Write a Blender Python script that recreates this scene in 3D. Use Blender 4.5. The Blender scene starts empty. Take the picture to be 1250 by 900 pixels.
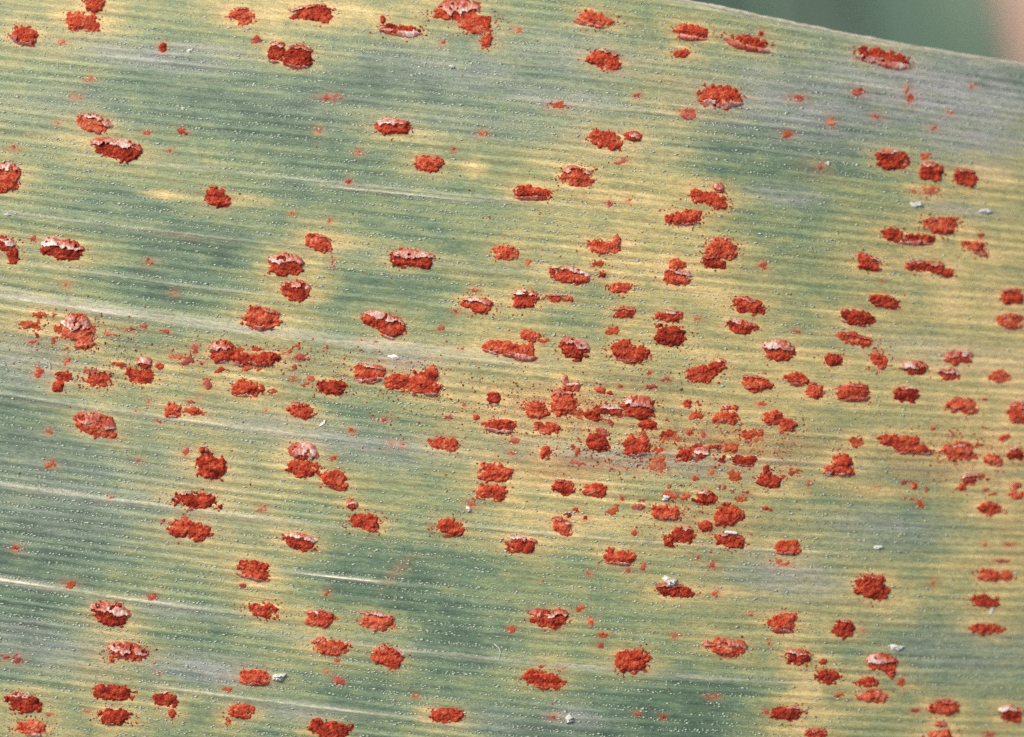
import bpy, math, random
import numpy as np
from mathutils import Vector

# ---------------------------------------------------------------- scene, camera, light (1 unit = 1 mm)
sc = bpy.context.scene
sc.unit_settings.system = 'METRIC'
sc.unit_settings.scale_length = 0.001
CAM_D = 82.0
cam = bpy.data.cameras.new('camera')
cam.sensor_width = 36.0
cam.lens = 36.0 * CAM_D / 32.5
cam.clip_start = 1.0
cam.clip_end = 20000.0
cam.dof.use_dof = True
cam.dof.focus_distance = CAM_D + 0.05
cam.dof.aperture_fstop = cam.lens * 1e-3 / (2 * 1.5)       # a lens opening 3 mm across
cam_o = bpy.data.objects.new('camera', cam)
sc.collection.objects.link(cam_o)
cam_o.location = (0, 0, CAM_D)
sc.camera = cam_o

SUN_DIR = Vector((-0.48, 0.50, 0.72)).normalized()          # towards the sun
world = bpy.data.worlds.new('World')
sc.world = world
world.use_nodes = True
wn = world.node_tree
bg = wn.nodes['Background']
sky = wn.nodes.new('ShaderNodeTexSky')
sky.sky_type = 'NISHITA'
sky.sun_disc = False
sky.sun_elevation = math.asin(SUN_DIR.z)
sky.sun_rotation = math.atan2(SUN_DIR.x, SUN_DIR.y)
sky.dust_density = 4.0
sky.ozone_density = 0.6
wn.links.new(sky.outputs[0], bg.inputs[0])
bg.inputs[1].default_value = 0.10
sun = bpy.data.lights.new('sun', 'SUN')
sun.energy = 2.2
sun.angle = math.radians(24)
sun.color = (1.0, 0.93, 0.82)
sun_o = bpy.data.objects.new('sun', sun)
sc.collection.objects.link(sun_o)
sun_o.rotation_euler = SUN_DIR.to_track_quat('Z', 'Y').to_euler()
sun_o.location = SUN_DIR * 300
vs = sc.view_settings
vs.view_transform = 'Standard'
vs.look = 'None'
vs.exposure = 0.2
vs.gamma = 1.0
vs.use_curve_mapping = False
sc.cycles.use_denoising = False
sc.cycles.max_bounces = 6

# ---------------------------------------------------------------- what grows on the leaf, in mm on the leaf
# PUSTULES: lobes (x, y, length, width, tilt in degrees) and the torn skin: t/b + share of the width, d = thin dusty patch
PUSTULES = [
([(-15.599,10.694,0.932,0.699,20)],''),
([(-13.718,11.107,1.265,0.699,5),(-13.401,11.695,0.732,0.666,0)],''),
([(-8.614,11.266,1.098,0.599,10)],''),
([(-13.299,7.786,1.132,0.599,15)],'t.38'),
([(-12.585,6.957,1.597,0.699,12)],'t.5'),
([(-16.072,6.051,0.998,0.899,10)],'t.3'),
([(-6.425,11.404,1.498,0.519,-3),(-5.985,11.176,0.366,0.3,0)],'t.22'),
([(-7.547,10.11,0.566,0.699,10),(-6.807,9.939,0.998,0.765,8)],'t.3 b.22'),
([(-3.529,10.817,1.331,0.386,8),(-4.137,11.176,0.186,0.333,0)],'b.35'),
([(-1.549,11.245,2.063,0.366,8),(-1.212,10.969,1.331,0.499,10),(-0.808,10.522,0.366,0.566,20),(-1.651,11.591,1.265,0.532,3)],'t.3'),
([(-3.809,7.651,1.231,0.559,3)],'t.33'),
([(-2.657,6.507,1.065,0.559,5)],''),
([(2.696,11.227,1.364,0.559,10)],'b.15'),
([(2.97,9.867,1.265,0.652,15)],'t.2'),
([(5.84,10.815,1.185,0.559,5)],'b.25'),
([(7.576,10.513,1.631,0.546,14)],'b.45'),
([(5.424,10.106,0.519,0.319,-5)],''),
([(6.732,8.733,1.518,0.785,3)],'b.38'),
([(3.011,7.272,1.265,0.612,15),(3.817,7.412,0.599,0.333,0)],'t.2'),
([(2.105,6.09,1.132,0.612,10)],'t.42'),
([(12.087,10.104,2.03,0.599,10)],'b.5'),
([(12.303,6.743,1.231,0.652,3)],'t.15'),
([(13.654,6.392,0.919,0.639,5)],'t.2'),
([(14.794,6.208,0.919,0.586,8)],''),
([(-9.336,5.419,1.098,0.599,15)],'t.15'),
([(-14.254,3.751,1.384,0.719,8)],'t.48'),
([(-16.086,3.95,0.599,0.499,20),(-15.851,3.584,0.413,0.566,0)],'t.3'),
([(-13.821,1.154,1.364,0.599,12),(-13.787,1.387,0.765,0.732,0),(-13.521,0.822,0.632,0.433,0)],'t.5'),
([(-15.252,1.387,0.765,0.366,-5),(-14.819,1.72,0.566,0.213,5),(-14.985,1.554,0.3,0.499,0)],'d'),
([(-7.924,1.554,1.165,0.745,8)],'b.2 t.15'),
([(-9.195,0.522,0.832,0.699,0),(-8.596,0.309,0.832,0.499,5),(-7.85,0.289,0.899,0.479,-5)],'t.3 b.12'),
([(-6.161,3.984,0.899,0.559,15)],''),
([(-7.158,3.238,1.231,0.759,3)],'t.38'),
([(-6.859,2.452,1.012,0.652,8)],'t.33'),
([(-3.265,3.484,1.584,0.626,5)],'t.45'),
([(-0.17,3.671,0.899,0.479,8)],'t.2'),
([(-4.23,1.554,1.098,0.532,12),(-3.764,1.288,0.765,0.732,30)],'t.33 b.15'),
([(-1.101,1.986,1.052,0.532,8)],'t.38'),
([(-0.263,0.655,1.265,0.493,8),(0.436,0.522,0.799,0.599,0)],'b.4'),
([(-4.562,-0.153,1.185,0.612,5)],'b.28 t.2'),
([(0.636,5.574,1.298,0.493,2)],'b.2'),
([(6.199,5.482,1.198,0.566,8),(6.638,5.297,0.632,0.532,0),(6.572,5.754,0.466,0.333,0)],'t.25'),
([(5.555,4.805,1.251,0.479,-8)],''),
([(2.937,3.843,0.998,0.493,5),(3.305,3.925,0.346,0.559,0)],'t.2'),
([(2.769,3.303,0.433,0.3,0)],'d'),
([(1.802,2.954,1.531,0.532,8)],'t.32'),
([(3.471,2.591,0.745,0.413,8)],''),
([(0.369,2.187,0.879,0.599,5)],'t.35'),
([(1.468,2.201,0.899,0.28,3)],'t.25'),
([(3.538,1.757,0.765,0.426,3)],'t.33'),
([(3.237,1.223,0.413,0.253,-10)],'d'),
([(5.249,3.365,0.612,0.386,10)],'t.2'),
([(5.249,2.897,0.985,0.519,5)],'t.3'),
([(6.667,3.807,1.098,0.692,3)],''),
([(6.463,3.37,0.919,0.426,5)],'t.25'),
([(7.548,2.001,1.132,0.559,12)],'t.2'),
([(7.344,1.33,1.032,0.426,12)],'t.3'),
([(5.047,1.66,0.965,0.373,2)],'t.35'),
([(5.047,1.059,1.098,0.692,12)],''),
([(1.935,0.622,1.098,0.719,12)],'t.4'),
([(3.739,0.523,1.364,0.692,10)],''),
([(0.536,1.042,0.745,0.386,5)],'t.15'),
([(6.058,-0.207,1.098,0.599,-5),(6.565,0.061,0.732,0.413,-25)],''),
([(8.542,0.561,1.012,0.652,5)],'t.48'),
([(13.454,5.742,0.765,0.319,-5)],'d'),
([(13.978,4.725,1.364,0.426,-3),(14.047,4.487,0.799,0.28,0)],''),
([(12.385,4.302,0.998,0.426,5),(13.089,4.202,1.498,0.399,3)],'b.25'),
([(15.046,3.953,0.879,0.413,5),(15.369,3.752,0.28,0.213,0)],'b.3'),
([(11.474,3.405,0.879,0.546,20)],'t.3'),
([(13.475,3.288,1.498,0.399,5),(14.149,3.124,0.433,0.346,0)],'t.32'),
([(12.032,2.157,1.165,0.413,10)],''),
([(11.056,1.645,1.251,0.532,12)],'b.2'),
([(11.091,0.902,1.364,0.466,14)],'t.32'),
([(16.381,2.323,0.899,0.559,2)],'t.2'),
([(16.381,1.534,1.032,0.453,2)],''),
([(10.329,0.279,0.699,0.413,5)],'t.15'),
([(11.857,0.26,0.666,0.559,15)],''),
([(14.578,0.331,0.932,0.506,3)],'t.45'),
([(13.051,0.007,0.899,0.439,5)],'t.55'),
([(-14.24,-0.239,0.499,0.413,0),(-14.42,-0.572,0.413,0.426,0)],''),
([(-13.188,-0.339,1.118,0.559,5)],''),
([(-11.757,-0.259,1.098,0.532,10),(-11.657,0.16,0.479,0.426,0)],'t.35'),
([(-12.423,0.114,0.499,0.16,5)],'d'),
([(-13.188,-1.817,1.364,0.765,16),(-12.656,-2.136,0.346,0.28,0)],'t.5'),
([(-10.759,-1.337,0.612,0.453,5),(-10.093,-1.377,0.812,0.28,5)],'b.15'),
([(-8.396,-0.619,1.052,0.586,5)],'b.18'),
([(-9.561,-3.135,1.052,0.879,10),(-9.794,-2.589,0.346,0.226,0)],'t.15'),
([(-10.028,-4.213,1.584,0.599,5)],'t.22 b.1'),
([(-10.296,-5.113,1.518,0.626,12)],''),
([(-5.727,-0.572,0.985,0.559,5)],''),
([(-3.597,-0.406,0.899,0.612,0),(-2.865,-0.485,1.032,0.745,8),(-2.599,-0.153,0.499,0.399,-30),(-2.599,-0.659,0.699,0.479,8)],'b.18'),
([(-6.726,-1.337,1.032,0.532,5)],''),
([(-6.626,-3.168,1.098,0.652,5),(-6.626,-2.669,0.899,0.666,0)],'t.55'),
([(-5.628,-3.534,0.965,0.599,12)],''),
([(-2.166,-2.382,0.985,0.453,10)],''),
([(-4.663,-4.88,1.132,0.612,12),(-5.076,-4.347,0.366,0.333,25)],'t.25'),
([(-0.536,-3.301,1.032,0.652,3)],''),
([(-0.636,-3.914,1.118,0.559,5)],'b.15'),
([(-1.967,-5.066,1.012,0.599,2)],'b.2'),
([(-0.436,-1.817,1.165,0.453,8)],'b.3'),
([(-0.569,-0.938,0.479,0.413,0)],'t.2'),
([(-6.715,-5.533,1.098,0.612,12)],'t.28'),
([(0.27,-5.587,1.145,0.559,5)],'t.2'),
([(1.668,-1.105,0.852,0.825,0)],''),
([(0.802,-1.338,0.765,0.626,0)],''),
([(1.135,-1.884,0.812,0.453,8)],''),
([(1.935,-0.606,0.599,0.319,0),(1.702,-0.373,0.213,0.346,0)],'t.6'),
([(3.07,-1.32,0.899,0.359,5),(2.536,-1.512,0.632,0.359,0)],'t.25'),
([(4.074,-1.261,1.052,0.799,8)],'t.42'),
([(4.289,-1.775,0.745,0.359,3)],''),
([(2.703,-2.339,0.765,0.652,10)],'t.15'),
([(3.954,-2.455,0.899,0.652,-3)],''),
([(5.485,-2.68,0.652,0.519,5)],'b.15'),
([(6.058,-2.682,0.546,0.386,0)],'t.7'),
([(1.069,-2.67,0.386,0.453,0)],''),
([(4.644,-3.078,0.559,0.559,20)],'d'),
([(6.971,-2.499,0.732,0.333,5)],'d'),
([(7.412,-2.93,0.998,0.399,3)],'b.15'),
([(6.835,-1.58,0.965,0.493,3),(6.937,-1.266,0.532,0.2,0)],'t.2'),
([(5.788,-1.524,0.359,0.28,0)],''),
([(5.566,-1.156,0.306,0.28,0)],''),
([(5.97,-1.123,0.253,0.293,0)],'d'),
([(7.684,-2.119,0.765,0.386,3)],''),
([(7.82,-0.489,1.052,0.546,5)],'t.2'),
([(8.372,-1.605,0.832,0.559,0),(8.782,-1.788,0.632,0.453,18)],'b.22'),
([(1.635,-3.803,0.745,0.493,10)],'t.15'),
([(2.636,-3.872,0.765,0.453,5)],''),
([(4.914,-4.583,1.032,0.546,0)],'b.12'),
([(6.228,-4.122,0.765,0.426,5)],'t.2'),
([(6.871,-4.663,0.998,0.745,-5),(6.195,-5.04,0.426,0.413,-20)],''),
([(5.386,-5.322,1.012,0.532,5),(5.016,-5.567,0.346,0.28,0)],''),
([(6.94,-5.515,1.032,0.532,8)],'t.2'),
([(1.602,-5.016,0.745,0.532,20)],'t.3'),
([(8.27,-3.579,0.879,0.546,10),(8.133,-3.229,0.266,0.333,0)],''),
([(8.919,-3.402,0.632,0.173,-20)],'d'),
([(7.039,-3.404,0.479,0.413,0)],'d'),
([(9.09,-0.343,0.832,0.426,3)],'b.3'),
([(9.708,-0.714,0.699,0.546,15)],'t.2'),
([(10.987,-0.783,1.231,0.572,3)],'t.18 b.28'),
([(12.769,-0.855,0.852,0.532,3)],'t.22'),
([(14.613,-1.214,1.251,0.559,4)],'t.18'),
([(16.578,-1.449,0.785,0.745,0)],'t.22'),
([(15.982,-0.26,0.899,0.466,-3)],''),
([(14.149,-0.184,0.799,0.399,3)],'t.5'),
([(12.263,-2.311,0.865,0.373,0),(12.769,-2.463,0.998,0.666,3),(13.298,-2.63,0.732,0.346,5)],''),
([(14.506,-2.715,1.231,0.586,-5)],'t.15'),
([(15.693,-2.999,0.699,0.453,5)],'b.15'),
([(16.054,-2.269,0.559,0.293,5)],''),
([(16.506,-2.788,0.599,0.439,5)],'t.25'),
([(11.16,-2.372,0.493,0.479,0)],'d'),
([(10.619,-3.03,0.732,0.599,0),(10.502,-3.279,1.118,0.399,0)],'b.2'),
([(15.009,-3.614,0.745,0.373,-5)],'t.3'),
([(14.651,-3.842,0.359,0.28,0)],''),
([(16.529,-4.128,0.632,0.399,0),(16.529,-3.853,0.399,0.266,0)],'t.2'),
([(15.659,-4.595,0.965,0.466,3)],'t.2'),
([(8.82,-5.743,1.032,0.466,3)],'b.2'),
([(8.718,-6.263,0.699,0.253,0)],'d'),
([(-12.769,-7.825,1.298,0.785,12)],'t.42'),
([(-12.241,-8.995,1.298,0.586,8),(-12.742,-9.209,0.346,0.28,0)],'t.5'),
([(-12.682,-10.314,1.384,0.559,3)],''),
([(-12.621,-11.086,1.118,0.532,3)],'b.18'),
([(-11.016,-10.536,0.812,0.532,3)],''),
([(-10.785,-10.958,0.319,0.28,0)],''),
([(-15.553,-10.67,1.198,0.612,5)],''),
([(-15.293,-11.422,1.118,0.586,8)],'b.18'),
([(-8.198,-9.812,1.198,0.572,6)],'b.3'),
([(-8.616,-10.905,0.899,0.532,12)],''),
([(-9.052,-11.22,0.253,0.28,0)],''),
([(-8.168,-6.423,1.198,0.639,10)],'b.25'),
([(-7.898,-7.671,1.098,0.559,8)],''),
([(-6.133,-7.972,1.211,0.532,3)],'t.2'),
([(-4.301,-8.039,1.265,0.572,12)],'t.25'),
([(-5.769,-8.841,1.231,0.586,5)],''),
([(-3.936,-9.209,1.098,0.719,22)],'t.2'),
([(-5.81,-11.509,1.411,0.692,8)],''),
([(-2.138,-11.052,1.118,0.559,3)],'t.12'),
([(3.406,-6.001,1.098,0.532,8)],'b.22'),
([(5.152,-7.118,1.564,0.466,8)],'t.2'),
([(1.236,-7.976,1.364,0.652,3)],'t.28'),
([(3.812,-9.332,1.211,0.852,3)],''),
([(1.037,-9.916,1.451,0.559,12)],'b.12'),
([(6.846,-8.965,1.398,0.626,5)],'t.33'),
([(11.622,-7.051,1.132,0.785,3)],''),
([(8.723,-8.138,1.065,0.666,0)],''),
([(10.688,-8.424,0.765,0.599,12)],''),
([(9.173,-9.308,0.985,0.532,8)],'t.25'),
([(10.176,-9.939,0.965,0.493,8),(10.001,-9.46,0.28,0.24,0)],''),
([(11.948,-9.526,1.098,0.599,5),(12.3,-9.856,0.28,0.28,0)],'t.42'),
([(11.462,-10.14,0.832,0.426,10)],''),
([(11.674,-10.623,1.132,0.466,0)],'t.2'),
([(12.619,-10.192,0.253,0.319,0)],'d'),
([(14.043,-11.038,1.118,0.532,3)],'t.2'),
([(16.404,-11.352,0.965,0.599,5)],'t.3'),
([(8.873,-11.097,1.165,0.532,5)],''),
([(9.771,-11.839,0.825,0.506,0)],'t.2'),
([(14.014,-11.937,0.965,0.373,0),(13.976,-11.62,0.413,0.24,0)],'t.25'),
([(15.739,-6.761,1.318,0.426,2)],''),
([(15.418,-7.611,1.118,0.426,2)],''),
([(15.568,-8.508,1.211,0.453,3)],''),
]
SPECKS = [
(-8.184,10.522,0.266,0.28,0.0),
(-11.178,10.282,0.253,0.333,0.0),
(-13.919,8.665,0.366,0.2,0.0),
(-15.821,6.99,0.399,0.173,30.0),
(-10.491,7.563,0.253,0.226,20.0),
(-14.369,10.453,0.2,0.133,0.0),
(-14.468,7.799,0.166,0.166,0.0),
(-11.659,7.516,0.266,0.12,5.0),
(-10.883,6.937,0.213,0.1,0.0),
(-13.464,9.223,0.333,0.166,0.0),
(-5.821,8.645,0.566,0.213,3.0),
(-6.179,7.597,0.24,0.2,0.0),
(-4.873,6.876,0.233,0.213,0.0),
(-5.201,5.917,0.226,0.186,0.0),
(-0.951,7.462,0.333,0.173,0.0),
(-1.871,6.923,0.213,0.133,0.0),
(-2.217,10.419,0.213,0.186,0.0),
(1.475,8.379,0.666,0.24,8.0),
(5.675,8.175,0.612,0.28,-5.0),
(0.137,10.833,0.266,0.186,0.0),
(4.026,8.702,0.28,0.173,0.0),
(8.062,10.821,0.266,0.2,0.0),
(3.545,6.615,0.413,0.173,-10.0),
(12.939,8.786,0.319,0.399,0.0),
(12.854,9.096,0.186,0.266,0.0),
(9.216,8.719,0.586,0.2,3.0),
(10.297,7.958,0.253,0.306,0.0),
(11.82,8.167,0.333,0.186,0.0),
(13.735,7.852,0.266,0.16,0.0),
(13.434,6.902,0.3,0.173,0.0),
(11.219,8.953,0.413,0.2,0.0),
(14.281,8.336,0.2,0.146,0.0),
(8.843,7.537,0.333,0.2,0.0),
(9.898,6.499,0.366,0.266,0.0),
(15.096,9.277,0.173,0.106,0.0),
(-12.123,1.214,0.499,0.16,-5.0),
(-11.711,1.301,0.293,0.2,0.0),
(-10.313,0.243,0.599,0.28,-35.0),
(-10.047,0.655,0.2,0.333,0.0),
(-14.12,2.652,0.306,0.186,0.0),
(-15.188,4.084,0.2,0.2,0.0),
(-10.726,2.419,0.2,0.146,0.0),
(-11.524,3.351,0.293,0.2,0.0),
(-15.218,0.842,0.333,0.146,0.0),
(-14.087,0.256,0.2,0.24,0.0),
(-10.992,1.188,0.333,0.106,0.0),
(-5.694,3.384,0.173,0.373,0.0),
(-1.201,2.472,0.359,0.2,0.0),
(-1.787,1.787,0.2,0.173,0.0),
(-7.358,0.442,0.632,0.226,-22.0),
(-5.927,0.655,0.146,0.12,0.0),
(-5.201,5.921,0.213,0.146,0.0),
(-5.796,4.684,0.213,0.16,0.0),
(-6.962,4.904,0.186,0.12,0.0),
(-2.233,1.288,0.24,0.12,0.0),
(-4.396,0.802,0.266,0.12,15.0),
(-4.762,0.888,0.2,0.146,30.0),
(-6.892,0.276,0.366,0.133,10.0),
(-1.634,0.622,0.2,0.093,0.0),
(3.709,5.364,0.213,0.213,0.0),
(3.072,5.261,0.226,0.146,0.0),
(2.87,2.989,0.28,0.253,0.0),
(0.536,3.318,0.346,0.146,-5.0),
(8.024,3.332,0.266,0.2,0.0),
(2.602,3.242,0.266,0.106,0.0),
(5.923,1.582,0.24,0.093,0.0),
(0.969,0.882,0.266,0.146,0.0),
(9.124,1.2,0.213,0.146,0.0),
(11.927,2.82,0.146,0.106,0.0),
(8.065,3.312,0.2,0.2,0.0),
(15.299,4.313,0.2,0.186,0.0),
(-15.052,-0.206,0.266,0.226,20.0),
(-9.661,-0.505,0.28,0.346,10.0),
(-10.36,-2.669,0.253,0.24,0.0),
(-11.225,-1.65,0.2,0.2,0.0),
(-10.226,-1.045,0.2,0.146,0.0),
(-9.96,-0.938,0.173,0.12,0.0),
(-14.653,-3.035,0.306,0.213,0.0),
(-11.857,-2.935,0.24,0.146,0.0),
(-14.719,-2.003,0.226,0.16,0.0),
(-12.757,-4.107,0.2,0.106,0.0),
(-15.737,-5.666,0.253,0.12,0.0),
(-11.89,-1.371,0.173,0.106,0.0),
(-11.524,-1.071,0.133,0.2,0.0),
(-10.395,-4.746,0.266,0.173,0.0),
(-6.892,-0.319,0.319,0.213,0.0),
(-6.526,-0.472,0.253,0.16,0.0),
(-1.501,-1.138,0.213,0.173,0.0),
(-4.097,-1.637,0.466,0.146,3.0),
(-5.095,-1.97,0.226,0.173,0.0),
(-3.83,-2.389,0.2,0.186,0.0),
(-3.464,-2.416,0.213,0.186,0.0),
(-5.694,-2.868,0.24,0.173,0.0),
(-7.959,-4.453,0.226,0.2,0.0),
(-1.335,-4.347,0.28,0.266,20.0),
(0.063,-2.349,0.333,0.146,0.0),
(0.03,-2.669,0.28,0.133,0.0),
(-2.033,-1.537,0.226,0.106,0.0),
(-7.558,-0.738,0.266,0.2,-10.0),
(-7.791,-1.304,0.067,0.067,0.0),
(-0.669,-0.639,0.266,0.093,10.0),
(-1.135,-1.524,0.186,0.146,0.0),
(2.069,-3.004,0.559,0.146,5.0),
(-0.063,-3.335,0.226,0.333,0.0),
(1.802,-4.67,0.2,0.133,0.0),
(2.336,-4.719,0.2,0.186,0.0),
(3.941,-5.179,0.213,0.16,0.0),
(2.036,-4.504,0.146,0.146,0.0),
(6.125,-2.08,0.24,0.226,0.0),
(3.438,-0.54,0.186,0.226,0.0),
(4.913,-0.34,0.28,0.133,5.0),
(4.376,-0.12,0.226,0.12,0.0),
(7.549,-3.964,0.399,0.133,0.0),
(6.396,-3.286,0.2,0.333,20.0),
(6.497,-2.517,0.266,0.186,0.0),
(6.666,-2.886,0.333,0.24,0.0),
(2.069,-2.671,0.16,0.399,20.0),
(7.922,-1.147,0.266,0.133,0.0),
(0.07,-2.27,0.293,0.173,0.0),
(0.003,-2.669,0.266,0.106,0.0),
(3.505,-4.129,0.186,0.146,0.0),
(13.017,-3.81,0.24,0.213,0.0),
(13.229,-4.356,0.2,0.266,-10.0),
(12.947,-4.217,0.399,0.12,8.0),
(16.352,-5.774,0.399,0.146,0.0),
(15.446,-5.757,0.213,0.173,0.0),
(15.441,-3.976,0.226,0.173,0.0),
(9.537,-3.71,0.16,0.2,0.0),
(8.885,-3.133,0.24,0.16,0.0),
(11.789,-3.845,0.266,0.106,0.0),
(13.687,-1.912,0.16,0.133,0.0),
(9.021,-2.394,0.133,0.093,0.0),
(8.679,-2.022,0.2,0.2,0.0),
(-11.434,-7.257,0.293,0.173,0.0),
(-14.064,-6.856,0.466,0.2,5.0),
(-15.676,-9.242,0.253,0.266,0.0),
(-16.076,-9.196,0.293,0.16,0.0),
(-15.724,-5.762,0.226,0.146,0.0),
(-11.245,-9.678,0.146,0.093,0.0),
(-13.52,-10.905,0.2,0.12,0.0),
(-14.656,-11.019,0.306,0.093,0.0),
(-11.922,-11.287,0.173,0.093,0.0),
(-8.569,-6.87,0.173,0.133,0.0),
(-9.013,-10.214,0.266,0.093,0.0),
(-5.505,-9.912,0.293,0.2,5.0),
(-5.865,-7.103,0.173,0.16,0.0),
(-3.105,-10.402,0.213,0.12,0.0),
(-5.537,-9.309,0.186,0.16,0.0),
(0.01,-8.293,0.266,0.173,0.0),
(-5.871,-9.631,0.146,0.12,0.0),
(-3.537,-9.296,0.16,0.133,0.0),
(2.505,-8.035,0.213,0.28,0.0),
(2.94,-8.473,0.333,0.133,0.0),
(5.222,-8.527,0.319,0.16,0.0),
(2.807,-8.787,0.186,0.133,0.0),
(6.502,-7.165,0.293,0.2,0.0),
(6.399,-6.291,0.319,0.28,-20.0),
(4.177,-6.327,0.146,0.2,0.0),
(3.674,-6.404,0.16,0.213,0.0),
(2.47,-6.518,0.16,0.12,0.0),
(1.305,-11.079,0.319,0.186,5.0),
(4.824,-11.112,0.16,0.12,0.0),
(3.983,-11.0,0.16,0.133,0.0),
(6.41,-10.495,0.333,0.12,0.0),
(0.036,-8.293,0.266,0.16,0.0),
(8.181,-11.0,0.226,0.16,0.0),
(0.97,-9.467,0.173,0.16,0.0),
(1.638,-9.537,0.146,0.133,0.0),
(5.892,-6.052,0.2,0.12,0.0),
(2.171,-7.632,0.2,0.173,0.0),
(7.658,-7.865,0.12,0.093,0.0),
(11.314,-8.457,0.146,0.173,0.0),
(16.027,-6.307,0.732,0.106,0.0),
(13.698,-6.942,0.24,0.24,0.0),
(15.633,-12.013,0.346,0.2,0.0),
(8.233,-8.805,0.067,0.16,0.0),
(10.56,-10.512,0.266,0.133,0.0),
(13.12,-11.11,0.266,0.12,0.0),
]
YELLOWING = [
'4444486663444766666665555544333333334344443533333333333333',
'4444476664444666666666555544333333334344443533333333333333',
'4444455346323242474135303025273339394438373333272519161514',
'3838383226161616211611111111222738445034272620161512111111',
'3939393939282211111123343428333945505528171612223033435052',
'4444444438384433221122333844506155616135182318253542545958',
'3838383322223333273333282833446061666045293340465156606262',
'3939393833161111335538332733445560716656453442526466666666',
'5050505033161122505516172250493838606671564044495873706666',
'5555555539333344555533333955553939494965565054556072737272',
'3838384450505555555044506061666160555060606060606566737777',
'1616162838385050503828335560616161555560616161616566737777',
'1616172228335055554433283950556055555050555050546065707272',
'2222221722395560554444443849606660605049555045454156646666',
'1717161117395055493328332844616161615050505045352851646666',
'1111111117333950603811111122393939444944444949474661666666',
'1111111733332833504927161111223333385049495451495051545657',
'1616172849382227333933171111274439343435405846322726303333',
'3333333955442733282722162727282823171711266350454142403837',
'4444444455443333223322224444221111111111326356465263595555',
'4444444455443333223322224444221111111111316356465263595555',
]
VEINS = [
(-3.253, 5.517, -6.37, -0.65, 0.104, 0.9),
(-12.094, 4.473, -24.05, 2.47, 0.156, 0.35),
(-10.582, 1.534, -24.05, 0.91, 0.312, 1.1),
(-12.09, -1.43, -24.05, -2.21, 0.208, 0.5),
(-13.392, -4.057, -24.05, -5.33, 0.234, 0.6),
(-15.351, -6.843, -24.05, -14.04, 0.182, 2.0),
(-10.28, -7.599, -13.91, -7.41, 0.182, 0.6),
(-5.594, -6.634, -7.098, -4.03, 0.091, 1.6),
(-4.036, -8.853, -8.45, 9.23, 0.234, 0.55),
(-9.766, 6.354, -12.87, 1.95, 0.156, 0.4),
(-6.645, -10.711, -11.31, -2.73, 0.156, 0.6),
(-11.05, 2.73, -15.21, -6.89, 0.156, 0.35),
(1.96, 8.416, -1.69, 6.11, 0.234, 0.35),
(7.2, -2.88, 0.39, 17.55, 0.208, 0.3),
(12.655, 9.058, 7.15, 20.15, 0.182, 0.4),
(1.952, -5.337, -3.25, 12.35, 0.208, 0.3),
]
BLOOM = [
(-11.39, 9.95, 2.34, 0.416, 0.8),
(-9.823, 10.164, 1.56, 0.26, 0.6),
(14.041, 8.96, 4.68, 1.43, 1.0),
(9.373, 8.449, 3.64, 1.3, 0.75),
(14.851, 7.626, 2.6, 0.91, 0.85),
(1.966, 9.959, 3.12, 1.04, 0.4),
(1.699, 8.626, 2.08, 0.52, 0.6),
(-15.47, 0.13, 1.56, 0.78, 0.6),
(-1.701, 9.55, 3.64, 0.78, 0.45),
(-13.652, -3.9, 4.68, 2.08, 0.3),
(-14.971, -8.853, 2.6, 0.91, 0.5),
(-5.07, -2.34, 3.38, 0.364, 0.6),
(-9.767, -9.585, 1.82, 0.468, 0.9),
(-11.061, -7.678, 1.56, 0.26, 0.5),
(8.803, -6.701, 1.82, 0.65, 0.7),
(12.042, -5.161, 2.08, 0.65, 0.5),
(4.041, -2.92, 3.64, 0.364, 0.55),
(-7.15, -1.82, 2.86, 0.364, 0.5),
(8.805, 5.519, 1.3, 0.364, 0.6),
(-3.51, 0.26, 1.3, 0.364, 0.6),
(1.957, -11.088, 1.04, 0.364, 0.7),
(-6.907, -10.894, 1.82, 0.312, 0.5),
(15.684, 6.971, 1.3, 0.312, 0.4),
(14.535, 5.2, 1.56, 0.26, 0.5),
(-4.03, -2.86, 1.56, 0.364, 0.4),
(-0.13, 7.827, 7.8, 0.78, 0.25),
(13.967, 0.532, 3.12, 0.52, 0.3),
(14.829, -9.351, 3.12, 1.04, 0.35),
(-0.652, -11.209, 2.6, 0.52, 0.3),
(-14.752, 8.355, 3.12, 0.78, 0.2),
]
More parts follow.
